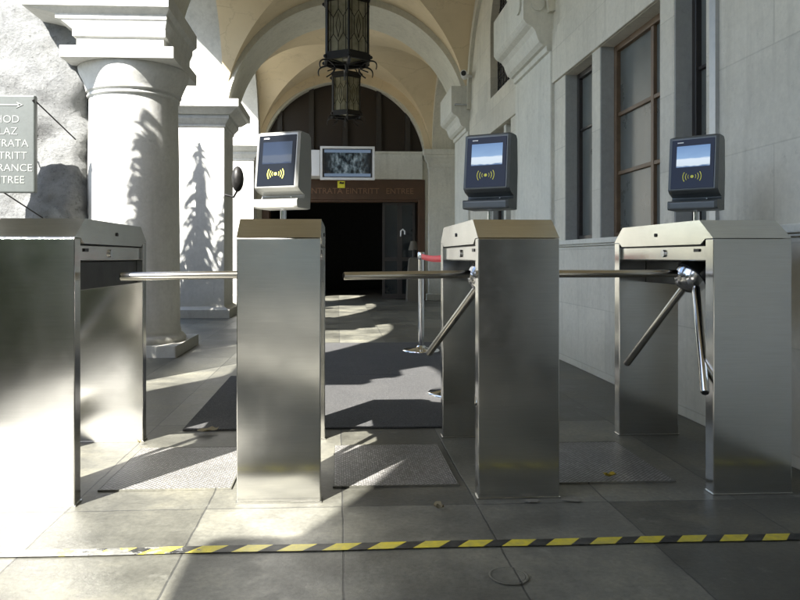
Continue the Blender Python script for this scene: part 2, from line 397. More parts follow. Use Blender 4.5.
# ---- vaulted ceiling
HALF, CR, ZS, XC = 1.80, 4.70, 3.08, .14
rise = CR - ZS; RV = (HALF ** 2 + rise ** 2) / (2 * rise); CZ = CR - RV
def zv(u): return CZ + math.sqrt(max(0, RV * RV - (HALF * min(1, abs(u))) ** 2))
vault = thing('vaulted_ceiling', 'ochre plastered groin vault over the passage with pale stone cross arches', 'ceiling', (XC, 0, ZS))
def web(y0, y1):
    N = 28
    for sec in range(4):
        mb = MB(); vs, fs = [], []
        for i in range(N + 1):
            a = i / N                                   # distance from the crown
            for j in range(N + 1):
                b = -a + 2 * a * j / N
                u, v = ((a, b), (-a, b), (b, a), (b, -a))[sec]
                vs.append((XC + u * HALF, (y0 + y1) / 2 + v * (y1 - y0) / 2, zv(min(abs(u), abs(v)))))
        for i in range(N):
            for j in range(N):
                k = i * (N + 1) + j
                fs.append((k, k + 1, k + N + 2, k + N + 1) if i else (k, k + N + 2, k + N + 1))
        mb.add(vs, fs, 0, True)
        o = mb.build('vault_web', M['plaster'], None); o.parent = vault; o.location = -Vector(vault.location)
for a, b in zip(YK, YK[1:] + [14.9]): web(a + .46, b - .46)
RH, RC, RS = 1.745, 4.60, 3.08
rise = RC - RS; RR = (RH ** 2 + rise ** 2) / (2 * rise); RZ = RC - RR
for y in YK:
    mb = MB(); n = 48; a0 = math.atan2(RS - RZ, RH); rings = []
    for i in range(n + 1):
        a = a0 + (math.pi - 2 * a0) * i / n; c, s_ = -math.cos(a), math.sin(a)
        rings.append([(XC + RR * c, y - .52, RZ + RR * s_), (XC + RR * c, y + .52, RZ + RR * s_),
                      (XC + (RR + .22) * c, y + .52, RZ + (RR + .22) * s_), (XC + (RR + .22) * c, y - .52, RZ + (RR + .22) * s_)])
    mb.loft(rings, 0, True)
    o = mb.build('cross_arch', M['rib'], vault); o.location = -Vector(vault.location)
    es = o.modifiers.new('es', 'EDGE_SPLIT'); es.split_angle = R(40)
roof = MB().box(-2.3, 3.2, -9.6, 19, 5.3, 5.5).build('roof_slab', M['wall'], vault); roof.location = -Vector(vault.location)

# ---- left arcade wall over the columns
arc = thing('arcade_wall', 'sunlit stone arcade wall with round arches above the round column and square pier', 'wall', (-2.1, 5, 3.05))
XI, XO = -1.58, -2.22
def par(o, root): o.parent = root; o.location = Vector(o.location) - Vector(root.location); return o
ks = YK + [14.4]
for a, b in zip(ks, ks[1:]):
    mb = MB().arch('y', XO, XI, (a + b) / 2, (b - a) / 2 - .43, 3.15, 4.86 if a < 0 else 4.72, 5.3, a, b)
    par(mb.build('arch', M['column']), arc)

def column(y, label, square=False, group=None):
    cx = -1.92
    if not square:
        t = thing('stone_column', label, 'column', (cx, y, 0), 0, group)
        mb = MB().mould(cx - .5, cx + .5, y - .45, y + .55, [(0, 0), (0, .1)])
        par(mb.build('plinth', M['column'], bevel=.012), t)
        prof = [(.47, .1), (.475, .13), (.455, .16), (.425, .175), (.43, .2), (.418, .24), (.415, 1.0), (.408, 1.8), (.398, 2.33), (.40, 2.345), (.415, 2.35), (.42, 2.362), (.415, 2.374), (.405, 2.378),
                (.415, 2.39), (.43, 2.395), (.43, 2.408), (.44, 2.44), (.465, 2.50), (.49, 2.56), (.50, 2.61), (.495, 2.622)]
        par(MB().lathe(cx, y + .03, prof, 64).build('shaft', M['column']), t)
        par(MB().mould(cx - .49, cx + .49, y - .5, y + .5, [(0, 2.62), (0, 2.72)]).build('abacus', M['column'], bevel=.01), t)
    else:
        t = thing('square_pier', label, 'pier', (cx - .1, y, 0), 0, group)
        x0, x1, y0, y1 = (-2.40, -1.66, y - .42, y + .42) if y > 0 else (-2.08, -1.38, y - .42, y + .42)
        mb = MB().mould(x0, x1, y0, y1, [(.09, 0), (.09, .12), (.05, .13), (0, .16), (0, 2.78), (.02, 2.79), (.02, 2.82), (.05, 2.86), (.08, 2.90), (.08, 2.95), (.12, 2.96), (.20, 3.03), (.24, 3.04), (.24, 3.15)])
        par(mb.build('shaft', M['column'], bevel=.006), t); return t
    # impost block between capital and arch, stepping outwards
    x0, x1, y0, y1 = -2.27, -1.5, y - .48, y + .48
    mb = MB().mould(x0, x1, y0, y1, [(0, -.02, 0, 2.72), (0, -.02, 0, 2.79), (.03, .0, .02, 2.80), (.03, .0, .02, 2.86), (.12, .02, .05, 2.93), (.16, .02, .06, 2.94), (.16, .02, .06, 2.98), (.38, .05, .10, 3.02), (.42, .05, .12, 3.03), (.42, .05, .12, 3.15)])
    par(mb.build('impost_block', M['column'], bevel=.006), t)
    return t
column(6.68, 'stout round limestone column with square capital, its plinth in striped sun')
column(3.0, 'round limestone column standing just outside the left edge')
column(-1.2, 'square limestone pier behind the viewer on the left', True)
column(-5.0, 'round limestone column well behind the viewer')
column(-9.0, 'round limestone column at the open end of the portico')
column(10.75, 'square limestone pier with moulded cap beyond the round column', True)
column(14.3, 'square limestone pier beside the dark entrance, partly hidden', True)

# ---- right hand stone wall
XW = 1.94
rw = thing('stone_wall', 'long pale limestone wall with tall windows along the right of the passage', 'wall', (XW, 4, 0))
op = [(3.60, 3.955), (4.13, 5.10), (5.26, 5.90), (7.78, 8.86)]
ZA, ZB = 1.02, 2.44
def wallbox(y0, y1, z0, z1, x0=XW, x1=XW + .6, name=None):
    return MB().box(x0, x1, y0, y1, z0, z1)
mb = MB()
def yz(y0, y1, z0, z1): mb.box(XW, XW + .6, y0, y1, z0, z1)
yz(-9.6, 11.35, 0, ZA)
es = [-5.5] + [v for o_ in op for v in o_] + [11.35]
for i in range(0, len(es), 2): yz(es[i], es[i + 1], ZA, ZB)
yz(-9.6, 7.45, ZB, 5.3); yz(7.45, 11.35, ZB, 2.90)
# upper wall with the lunette window opening (7.70 - 8.84)
yz(7.45, 7.70, 2.90, 5.3); yz(8.84, 11.35, 2.90, 5.3)
mb.arch('y', XW, XW + .6, 8.27, .57, 3.72, 4.29, 5.3, 7.70, 8.84, 24)
par(mb.build('wall_face', M['wall']), rw)
mb = MB().box(2.5, 2.9, 11.35, 14.4, 0, 5.3); par(mb.build('recess_wall', M['wall']), rw)
mb = MB().arch('y', XW, 2.5, 12.9, 1.45, 3.08, 4.45, 5.3, 11.35, 14.4); par(mb.build('recess_arch', M['rib']), rw)
# lintel band and sill ledge
par(MB().box(XW - .022, XW + .01, -9.6, 6.20, ZB + .003, 2.92).build('lintel_band', M['wall'], bevel=.006), rw)
par(MB().box(XW - .022, XW + .01, 7.47, 10.15, ZB + .003, 2.88).build('lintel_band', M['wall'], bevel=.006), rw)
mb = MB().box(XW - .06, XW + .12, -9.6, 6.18, ZA - .035, ZA + .004).box(XW - .045, XW + .1, -9.6, 6.16, ZA - .05, ZA - .035)
par(mb.build('sill_ledge', M['trim'], bevel=.006), rw)
par(MB().box(XW - .03, XW + .01, -9.6, 6.10, .0, ZA - .05).build('dado_panel', M['wall'], bevel=.006), rw)
par(MB().box(XW - .045, XW + .01, 7.5, 10.15, .0, .8).build('dado_panel', M['wall'], bevel=.006), rw)
# pilasters
par(MB().box(XW - .035, XW + .01, 6.20, 7.45, 0, 2.74).build('pilaster', M['trim'], bevel=.01), rw)
par(MB().box(XW - .035, XW + .01, 10.2, 11.35, 0, 2.74).build('pilaster', M['trim'], bevel=.01), rw)
# wall arch band round the lunette of the far bay
mb = MB(); rings = []; ro, ri = 1.64, 1.42
for i in range(33):
    a = math.pi * i / 32; c, s_ = -math.cos(a), math.sin(a)
    rings.append([(XW - .05, 8.72 + ri * c, 3.05 + ri * s_ * 1.03), (XW + .01, 8.72 + ri * c, 3.05 + ri * s_ * 1.03), (XW + .01, 8.72 + ro * c, 3.05 + ro * s_), (XW - .05, 8.72 + ro * c, 3.05 + ro * s_)])
mb.loft(rings); par(mb.build('wall_arch_band', M['rib']), rw)
# corbels
for (y0, y1, ri_) in ((6.22, 7.42, True), (10.22, 11.33, False)):
    prof = [(XW + .01, 3.40), (1.665, 3.40), (1.665, 3.03), (1.685, 3.0), (1.70, 2.985), (1.745, 2.96), (1.775, 2.92), (1.79, 2.87), (1.81, 2.825), (1.845, 2.795), (1.875, 2.79), (1.88, 2.74), (XW + .01, 2.72)]
    c = par(MB().prism(prof, 'y', y0, y1).build('corbel', M['trim'], bevel=.006), rw)
    if ri_:
        m2 = MB().prism([(1.795 + .06 * math.cos(2 * math.pi * k / 24), 3.16 + .06 * math.sin(2 * math.pi * k / 24)) for k in range(24)], 'y', y0 - .015, y0 + .01)
        m2.prism([(6.36 + .08 * math.cos(2 * math.pi * k / 24), 3.18 + .07 * math.sin(2 * math.pi * k / 24)) for k in range(24)], 'x', 1.645, 1.67)
        r_ = m2.build('roundel', M['trim'], bevel=.005); r_.parent = c; r_.location = -Vector(rw.location) - c.location
# windows
def window(y0, y1, z0, z1, kind):
    x = XW + .13
    fr = MB(); w = .045
    m = M['wood'] if kind == 'wood' else M['dark_rail']
    fr.box(x - .03, x + .03, y0 + .01, y0 + .01 + w, z0, z1).box(x - .03, x + .03, y1 - .01 - w, y1 - .01, z0, z1)
    fr.box(x - .028, x + .03, y0 + .055, y1 - .055, z0, z0 + w).box(x - .028, x + .03, y0 + .055, y1 - .055, z1 - w, z1)
    if kind == 'wood':
        ym = y0 + .36 * (y1 - y0)
        fr.box(x - .02, x + .02, ym - .02, ym + .02, z0 + w, z1 - w)
        for zz in (1.50, 1.93):
            fr.box(x - .016, x + .018, y0 + .055, y1 - .055, zz - .014, zz + .014)
    elif kind == 'slim':
        fr.box(x - .016, x + .018, y0 + .055, y1 - .055, 1.95, 1.97)
    f = par(fr.build('window', m, bevel=.004), rw)
    pn = MB().box(x + .004, x + .012, y0 + .01, y1 - .01, z0, z1).build('pane', M['window_glass']); pn.parent = f; pn.location = -Vector(rw.location) - f.location
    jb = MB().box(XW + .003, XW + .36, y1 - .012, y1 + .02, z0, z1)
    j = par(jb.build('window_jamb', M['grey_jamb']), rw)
window(3.60, 3.955, ZA, ZB, 'slim'); window(4.13, 5.10, ZA, ZB, 'wood'); window(5.26, 5.90, ZA, ZB, 'slim'); window(7.78, 8.86, ZA, ZB, 'slim')
par(MB().box(XW + .02, XW + .12, 8.1, 8.2, ZA, ZB).build('mullion', M['trim'], bevel=.005), rw)
# lunette window with iron grille
gr = MB()
for k in range(9): gr.tube([(XW + .1, 7.73 + k * .137, 2.9), (XW + .1, 7.73 + k * .137, 4.28)], .01, 6)
for k in range(10):
    z = 3.0 + k * .14; gr.tube([(XW + .1, 7.70, z), (XW + .1, 8.84, z)], .008, 6)
for k in range(8):
    for q in range(8):
        cy, cz = 7.80 + k * .137, 3.07 + q * .14
        gr.tube([(XW + .1, cy + .05 * math.cos(a * .9), cz + .05 * math.sin(a * .9)) for a in range(8)], .006, 5, cap=False)
g = par(gr.build('window_grille', M['iron']), rw)
par(MB().box(XW + .3, XW + .32, 7.70, 8.84, 2.9, 4.29).build('window_pane', M['door_glass']), rw)
# downpipe, conduit and reveal strip beside the nearest window
mb = MB().box(XW - .02, XW - .001, 3.475, 3.535, ZA + .01, 3.6)
tag(mb.build('cable_duct', M['zinc']), 'thin pale vertical duct on the wall behind the right reader', 'duct')

# CCTV camera on the wall arch
t = thing('security_camera', 'small dark-lensed bullet camera on the wall above the far corbel', 'camera', (1.82, 10.0, 3.5))
mb = MB().tube([(1.78, 9.85, 3.49), (1.83, 10.05, 3.50)], .05, 14); par(mb.build('camera_body', M['white_plastic']), t)
mb = MB().tube([(1.776, 9.835, 3.49), (1.781, 9.853, 3.49)], .036, 14); par(mb.build('lens', M['black_gap']), t)
mb = MB().tube([(1.83, 10.0, 3.50), (1.95, 10.05, 3.50)], .018, 8); par(mb.build('bracket', M['white_plastic']), t)
tag(MB().tube([(XW - .02, 10.2, 3.12), (1.72, 10.17, 3.12), (1.72, 11.4, 3.12)], .012, 8).build('conduit', M['zinc']), 'thin conduit running off the far corbel', 'conduit')

# ---- entrance facade
YF = 14.4
fc = thing('entrance_facade', 'end wall with brown framed dark entrance below a dark lunette', 'wall', (.1, YF, 0))
mb = MB()
mb.box(-4.0, -1.55, YF, YF + .4, 0, 5.3).box(1.797, 4.0, YF, YF + .4, 0, 5.3)
mb.box(-1.55, 1.797, YF, YF + .4, 2.48, 3.035)
mb.arch('x', YF, YF + .4, .12, 1.66, 3.035, 4.49, 5.3, -1.55, 1.797)
par(mb.build('facade_wall', M['rib']), fc)
# arch ring in front of the vault end
mb = MB(); rings = []
for i in range(41):
    a = math.pi * i / 40; c, s_ = -math.cos(a), math.sin(a)
    rings.append([(.12 + q * c, yy, 3.035 + (q - .2) * s_) for q, yy in ((1.665, YF - .03), (1.665, YF + .03), (2.0, YF + .03), (2.0, YF - .03))])
mb.loft(rings); par(mb.build('lunette_arch', M['plaster']), fc)
mb = MB().box(-1.8, 1.74, YF - .06, YF, 2.483, 3.02).mould(-1.8, 1.74, YF - .06, YF, [(.0, 3.0), (.03, 3.02), (.03, 3.05)])
par(mb.build('cornice', M['trim'], bevel=.01), fc)
mb = MB().box(-1.8, 2.2, YF + .2, YF + .26, 3.0, 4.8)
lu = par(mb.build('lunette_panel', M['dark_wood']), fc)
mb = MB()
for x in (-1.2, -.55, .15, .85, 1.45): mb.box(x - .05, x + .05, YF + .12, YF + .2, 3.0, 4.8)
m_ = mb.build('lunette_bars', M['dark_rail']); m_.parent = lu; m_.location = -Vector(fc.location) - lu.location
# pilaster with moulded cap at the right of the door
mb = MB().box(1.86, 2.44, YF - .12, YF, 0, 2.7).mould(1.86, 2.44, YF - .12, YF, [(0, 2.7), (.02, 2.74), (.02, 2.80), (.09, 2.92), (.09, 2.97), (.12, 2.98), (.12, 3.08)])
mb.mould(1.86, 2.44, YF - .12, YF, [(.05, 0), (.05, .12), (0, .14)])
par(mb.build('pilaster', M['trim'], bevel=.006), fc)
# brown door frame
mb = MB().box(-1.55, 1.79, YF - .04, YF + .3, 2.063, 2.476).box(1.655, 1.79, YF - .04, YF + .3, 0, 2.063).box(-1.55, -1.40, YF - .04, YF + .3, 0, 2.063)
mb.box(-1.40, 1.655, YF - .02, YF + .28, 2.02, 2.063)
df = par(mb.build('door_frame', M['brown_frame'], bevel=.008), fc)
tx = text_obj('lettering', [('ENTRATA', -.27, 2.235), ('EINTRITT', .50, 2.235), ('ENTREE', 1.27, 2.235)], .165, M['bronze'], df, .006, 1.0)
for q in tx: q.location = Vector((0, YF - .046, 0)) - Vector(fc.location) - df.location
# interior
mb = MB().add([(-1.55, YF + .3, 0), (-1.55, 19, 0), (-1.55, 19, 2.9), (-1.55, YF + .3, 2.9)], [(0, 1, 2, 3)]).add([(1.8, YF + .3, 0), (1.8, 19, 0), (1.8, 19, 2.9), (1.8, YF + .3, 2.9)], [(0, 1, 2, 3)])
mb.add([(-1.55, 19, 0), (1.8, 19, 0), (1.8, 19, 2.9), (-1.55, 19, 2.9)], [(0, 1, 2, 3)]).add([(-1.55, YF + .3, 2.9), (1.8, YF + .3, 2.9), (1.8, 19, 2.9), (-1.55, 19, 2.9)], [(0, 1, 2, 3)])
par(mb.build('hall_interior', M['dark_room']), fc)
mb = MB()
def leaf_frame(x0, x1, y):
    b = MB()
    for a, c in ((x0, x0 + .05), (x1 - .05, x1)): b.box(a, c, y - .02, y + .02, .02, 2.03)
    b.box(x0 + .05, x1 - .05, y - .018, y + .018, .02, .12).box(x0 + .05, x1 - .05, y - .018, y + .018, 1.96, 2.03)
    b.box(x0 + .05, x1 - .05, y - .012, y + .012, .80, .88)
    f = par(b.build('door_leaf', M['dark_rail']), fc)
    p = MB().box(x0 + .05, x1 - .05, y - .004, y + .004, .12, 1.96).build('glass', M['door_glass_clear'] if False else M['door_glass']); p.parent = f; p.location = -Vector(fc.location) - f.location
    return f
for a, b in ((.92, 1.28), (1.28, 1.60)): dl = leaf_frame(a, b, YF + .12)
hd = MB().tube([(1.30, YF + .09, 1.32), (1.30, YF + .05, 1.35), (1.30, YF + .05, 1.42), (1.34, YF + .05, 1.46), (1.38, YF + .05, 1.42), (1.38, YF + .05, 1.35)], .016, 8)
hh = hd.build('handle', M['white_plastic']); hh.parent = dl; hh.location = -Vector(fc.location) - dl.location

# leaflet figure stand by the door
t = thing('leaflet_stand', 'slim beige stand inside the doorway beside the chrome post', 'stand', (1.50, 13.9, 0))
mb = MB().mould(1.45, 1.55, 13.86, 13.94, [(.09, 0), (.08, .4), (.04, .85), (.0, .88)]); par(mb.build('stand_body', M['dull_beige'], bevel=.01), t)
mb = MB().tube([(1.5, 13.9, .88), (1.5, 13.9, 1.10)], .02, 8); par(mb.build('stand_pole', M['dark_rail']), t)
mb = MB().lathe(1.5, 13.9, [(.10, 1.02), (.055, 1.20)], 20); par(mb.build('lamp_shade', M['dull_beige']), t)

# monitor, bright lintel block, yellow sticker
t = thing('wall_monitor', 'flat white-framed monitor hanging above the brown entrance', 'monitor', (.185, 13.6, 2.71))
x0, x1, z0, z1 = -.345, .715, 2.385, 3.035
mb = MB(); b = .045
mb.box(x0, x1, 13.6, 13.68, z0, z0 + b).box(x0, x1, 13.6, 13.68, z1 - b, z1).box(x0, x0 + b, 13.6, 13.68, z0 + b, z1 - b).box(x1 - b, x1, 13.6, 13.68, z0 + b, z1 - b)
mb.box(x0 + .02, x1 - .02, 13.65, 13.70, z0 + .02, z1 - .02)
par(mb.build('housing', M['white_plastic'], bevel=.004), t)
par(MB().box(x0 + b, x1 - b, 13.622, 13.64, z0 + b, z1 - b).build('bezel', M['reader_dark']), t)
sc = MB().box(x0 + b + .035, x1 - b - .035, 13.612, 13.62, z0 + b + .02, z1 - b - .02).build('screen', M['tv'], t, loc=(.185, 13.6, 2.71)); sc.location = (0, 0, 0)
par(MB().box(.1, .27, 13.7, YF - .06, 2.66, 2.74).build('bracket', M['dark_rail']), t)
tag(MB().box(-.80, -.36, 13.98, YF - .062, 2.50, 3.02).build('lintel_bounce_block', M['white_plastic'], bevel=.01), 'white block added on the lintel left of the monitor for bounced sun', 'box')  # block added where bounced sun brightens the lintel
t = thing('yellow_sticker', 'small yellow sticker with dark mark on the brown beam under the monitor', 'sticker', (.07, YF - .045, 2.36))
par(MB().box(-.01, .14, YF - .048, YF - .042, 2.30, 2.44).build('sticker_face', M['yellow_print']), t)
par(MB().prism([(.02, 2.39), (.05, 2.43), (.08, 2.41), (.12, 2.42), (.12, 2.38)], 'y', YF - .052, YF - .047).build('printed_mark', M['dark_rail']), t)

# ---- rough rock face outside on the left
mb = MB(); nx, nz = 90, 64; vs = []; random.seed(3)
from mathutils import noise
def rk(x, z):
    p = Vector((x * 1.3, 0, z * 1.3)); h = noise.fractal(p, .9, 2.1, 6) * .13
    q = Vector((x * 5, 3, z * 5)); h += noise.fractal(q, .8, 2.2, 4) * .035
    return h
for i in range(nx + 1):
    for j in range(nz + 1):
        x = -8.5 + 6.35 * i / nx; z = 4.0 * j / nz
        rag = .10 * noise.noise(Vector((0, 9, z * 3))) + .05 * noise.noise(Vector((0, 4, z * 11)))
        xx = x + rag * (i / nx) ** 4
        vs.append((xx, 6.42 + .10 * (z - 1) * .6 + rk(x, z) + .5 * max(0, (i / nx - .97) / .03), z))
fs = [(i * (nz + 1) + j, (i + 1) * (nz + 1) + j, (i + 1) * (nz + 1) + j + 1, i * (nz + 1) + j + 1) for i in range(nx) for j in range(nz)]
mb.add(vs, fs, 0, True)
# top, back and side
mb.box(-8.5, -2.45, 6.62, 6.95, 0, 3.85)
tag(mb.build('rock_face', M['rock']), 'rough grey and white rock face in full sun behind the sign', 'rock face')

# direction sign
t = thing('direction_sign', 'grey-green slab sign with white arrow and carved words in several languages', 'sign', (-2.76, 6.0, 1.82))
par(MB().box(-3.02, -2.525, 5.97, 6.03, 1.42, 2.235).build('sign_slab', M['sign_stone'], bevel=.012), t)
tx = text_obj('lettering', [('VHOD', -2.775, 2.03), ('ULAZ', -2.775, 1.93), ('ENTRATA', -2.77, 1.83), ('EINTRITT', -2.77, 1.727), ('ENTRANCE', -2.77, 1.625), ('ENTREE', -2.76, 1.525)], .088, M['sign_letter'], t, .001, 1.0)
for q in tx: q.location = Vector((0, 5.968, 0)) - Vector(t.location)
mb = MB().box(-2.95, -2.64, 5.966, 5.970, 2.147, 2.157).prism([(-2.675, 2.125), (-2.62, 2.152), (-2.675, 2.179), (-2.655, 2.152)], 'y', 5.966, 5.970)
par(mb.build('arrow', M['sign_letter']), t)
for a, b in (((-2.53, 6.0, 2.19), (-2.33, 6.35, 1.93)), ((-2.80, 6.0, 1.43), (-2.60, 6.35, 1.22)), ((-3.0, 6.0, 2.19), (-3.1, 6.4, 2.35))):
    par(MB().tube([a, b], .006, 6).build('stay_wire', M['iron']), t)
for p in ((-2.535, 5.965, 2.19), (-3.0, 5.965, 2.19)): par(MB().sphere(p, .012, 8).build('fixing_bolt', M['iron']), t)

# ---- floor mats, grates, tape, small things
mb = MB().box(-.79, .86, 3.60, 5.2, .001, .010); tag(mb.build('floor_mat', M['mat'], bevel=.003), 'charcoal ribbed floor mat just behind the turnstiles', 'mat')
mb = MB().box(-.55, 1.0, 5.205, 7.15, .001, .010); tag(mb.build('floor_mat', M['mat'], bevel=.003), 'charcoal floor mat further in, reaching the far chrome post', 'mat')
for (a, b, l) in ((-.90, -.41, 'studded metal grate in the left sunlit lane'), (-.015, .463, 'studded metal grate in the middle lane between the two central cabinets'), (.85, 1.32, 'studded metal grate in the right shaded lane with yellow leaf')):
    t = thing('floor_grate', l, 'grate', ((a + b) / 2, 3, 0), 0, 'metal grates set in the turnstile lanes')
    par(MB().box(a, b, 2.69, 3.27, .001, .006).build('grate_plate', M['grate']), t)
    mb = MB().box(a - .005, a, 2.685, 3.275, .001, .007).box(b, b + .005, 2.685, 3.275, .001, .007).box(a, b, 2.685, 2.69, .001, .007).box(a, b, 3.27, 3.275, .001, .007)
    par(mb.build('grate_frame', M['slate']), t)
pts = [(-1.25 + .1 * i, 2.103 + .012 * i / 30 + .002 * math.sin(i * .9), 0) for i in range(36)]
vs = []
for x, y, z in pts: vs += [(x, y, .0045), (x, y + .049, .0045)]
mb = MB().add(vs, [(2 * i, 2 * i + 2, 2 * i + 3, 2 * i + 1) for i in range(35)])
tag(mb.build('hazard_tape', M['tape']), 'yellow and black striped tape stuck across the paving in the foreground', 'tape')
def leaf(x, y, s, mat, label, rz):
    vs = []; n = 14
    for i in range(n):
        a = 2 * math.pi * i / n; rr = s * (.6 + .4 * abs(math.cos(a))) * random.uniform(.8, 1.1)
        vs.append((x + rr * math.cos(a + rz), y + .7 * rr * math.sin(a + rz), .012 + random.uniform(.004, .02)))
    vs.append((x, y, .01)); mb = MB().add(vs, [(i, (i + 1) % n, n) for i in range(n)])
    tag(mb.build('fallen_leaf', mat), label, 'leaf')
def scuff(x, y, r_, label, seed):
    rnd = random.Random(seed); n = 18; vs = [(x, y, .0049)]
    for i in range(n):
        a = 2 * math.pi * i / n; q = r_ * rnd.uniform(.6, 1.15); vs.append((x + 1.25 * q * math.cos(a), y + .8 * q * math.sin(a), .0042))
    tag(MB().add(vs, [(0, i + 1, (i + 1) % n + 1) for i in range(n)]).build('mortar_patch', M['mortar']), label, 'mortar patch')
M['mortar'] = stone('pale_mortar', (.15, .15, .14), (.07, .07, .065), (.26, .26, .24), bump=.6)
scuff(.70, 2.50, .026, 'pale round mortar patch touching the base of the cabinet right of centre', 1)
scuff(.845, 2.505, .030, 'pale mortar patch in the right lane beside the cabinet right of centre', 2)
rnd = random.Random(12)
for k, (x, y, w_) in enumerate([(-.93, 3.34, 'by the leftmost cabinet'), (-.20, 3.50, 'behind the cabinet left of centre'), (.35, 2.42, 'before the middle lane'), (1.05, 3.45, 'in the right lane behind the grate')]):
    leaf(x, y, .013 + .004 * (k % 3), M['dry_leaf'], 'tiny dry leaf scrap ' + w_, k)
leaf(1.083, 2.74, .03, M['yellow_leaf'], 'yellow fallen leaf on the right grate', .3)
leaf(-.655, 3.55, .06, M['dry_leaf'], 'dry brown curled leaf at the mat corner', .8)
mb = MB(); rings = []
for k, (r0, z) in enumerate(((.055, .0044), (.051, .006), (.047, .0044))):
    rings.append([(.472 + r0 * math.cos(2 * math.pi * j / 32), 1.915 + r0 * math.sin(2 * math.pi * j / 32), z) for j in range(32)])
mb.loft(rings, 0, True, False); mb.lathe(.472, 1.915, [(.045, .0043), (.001, .0044)], 32, 0)
tag(mb.build('drain_cover', M['slate']), 'small round inspection cap in the foreground paving right of centre', 'drain cover')

# ================================================================ TURNSTILES
def turnstile(phi=0):
    """origin: left front corner at floor; x right, y deep"""
    t = thing('turnstile', '', 'turnstile', (0, 0, 0), 0, 'row of tripod turnstiles')
    Wd, L, T = .30, .93, .058
    ZC, ZT, CH = .955, 1.027, .10
    leg = MB().box(0, Wd, 0, T, 0.004, ZC - .002)
    leg.build('leg', M['steel'], t, bevel=.003)
    MB().box(0, Wd, L - T, L, 0.004, ZC - .002).build('leg', M['steel'], t, bevel=.003)
    # cap: inverted trough with sloping ends
    prof = [(0, ZC), (CH, ZT), (L - CH, ZT), (L, ZC), (L - T, ZC - .001), (L - T - .035, .934), (T + .035, .934), (T, ZC - .001)]
    MB().prism(prof, 'x', -.001, Wd + .001).build('cap', M['steel'], t, bevel=.0025)
    # secondary side panels just under the cap, with locks
    ys, ye = T + .005, L - T - .005
    for xa, xb, ox in ((.012, .022, .010), (Wd - .022, Wd - .012, Wd - .010)):
        p = MB().box(xa, xb, ys, ye, .872, .928).build('side_panel', M['steel'], t, bevel=.002)
        m2 = MB().tube([(ox - .006, .42, .90), (ox + .006, .42, .90)], .016, 20)
        q = m2.build('lock', M['hub'], p)
        m2 = MB().box(ox - .003, ox + .003, .12, .16, .905, .917); m2.build('badge', M['mech'], p)
    for xa in (-.006, Wd + .001):
        MB().tube([(xa, .47, .98), (xa + .005, .47, .98)], .008, 14).build('key_lock', M['black_gap'], t)
    # drive housing between the legs
    MB().box(.135, Wd - .03, T + .002, L - T - .002, .76, .868).build('drive_housing', M['mech'], t, bevel=.004)
    MB().box(.024, Wd - .024, T + .002, L - T - .002, .869, .931).build('inner_tray', M['mech'], t)
    # hub, tilted 45 degrees down and towards the lane on the left
    H = Vector((.108, .345, .815)); ax = Vector((-1, 0, -1)).normalized(); e1 = Vector((0, 1, 0)); e2 = ax.cross(e1)
    def ring(dist, r, n=32): return [tuple(H + ax * dist + e1 * (r * math.cos(2 * math.pi * j / n)) + e2 * (r * math.sin(2 * math.pi * j / n))) for j in range(n)]
    mb = MB(); pr = [(-.11, .06), (-.05, .064), (-.03, .070), (.0, .073), (.012, .0725)]
    mb.loft([ring(a, b) for a, b in pr], 0, True)
    hub = mb.build('hub', M['hub'], t)
    mb = MB(); mb.loft([ring(a, b) for a, b in ((.012, .068), (.016, .068))], 0, True); mb.build('hub_seam', M['black_gap'], hub)
    mb = MB(); mb.loft([ring(a, b) for a, b in ((.016, .072), (.035, .069), (.055, .060), (.070, .047), (.080, .030), (.084, .014), (.085, .001))], 0, True); mb.build('hub_cap', M['hub'], hub)
    for q, ln in ((0, .602), (-120, .575), (120, .575)):
        p_ = R(q + phi); dv = Vector((-.5 - .5 * math.cos(p_), .7071 * math.sin(p_), -.5 + .5 * math.cos(p_)))
        dv = dv.normalized(); a = H + dv * .03; b = H + dv * ln
        mb = MB().tube([a, b - dv * .003, b], [.0162, .0162, .0145], 18)
        arm = mb.build('arm', M['steel_tube'], t)
        cc = MB().tube([b, b + dv * .003], .0125, 16); cc.build('end_plug', M['black_gap'], arm)
    # base flange
    for y in (0, L - T):
        MB().box(-.004, Wd + .004, y - .004, y + T + .004, 0.0005, .006).build('base_plate', M['steel'], t)
    return t
pos = [(-1.232, 'leftmost turnstile cabinet, brightly sunlit beside the round column'), (-.363, 'steel turnstile cabinet left of centre, carrying the pale card reader'),
       (.511, 'dark brown-reflecting turnstile cabinet right of centre with arm into the middle lane'), (1.391, 'rightmost turnstile cabinet by the stone wall, showing its ball hub and three arms')]
for (x, lab), phi in zip(pos, (-12, -12, -11, 0)):
    t = turnstile(phi); t.location = (x, 2.53, 0); t['label'] = lab

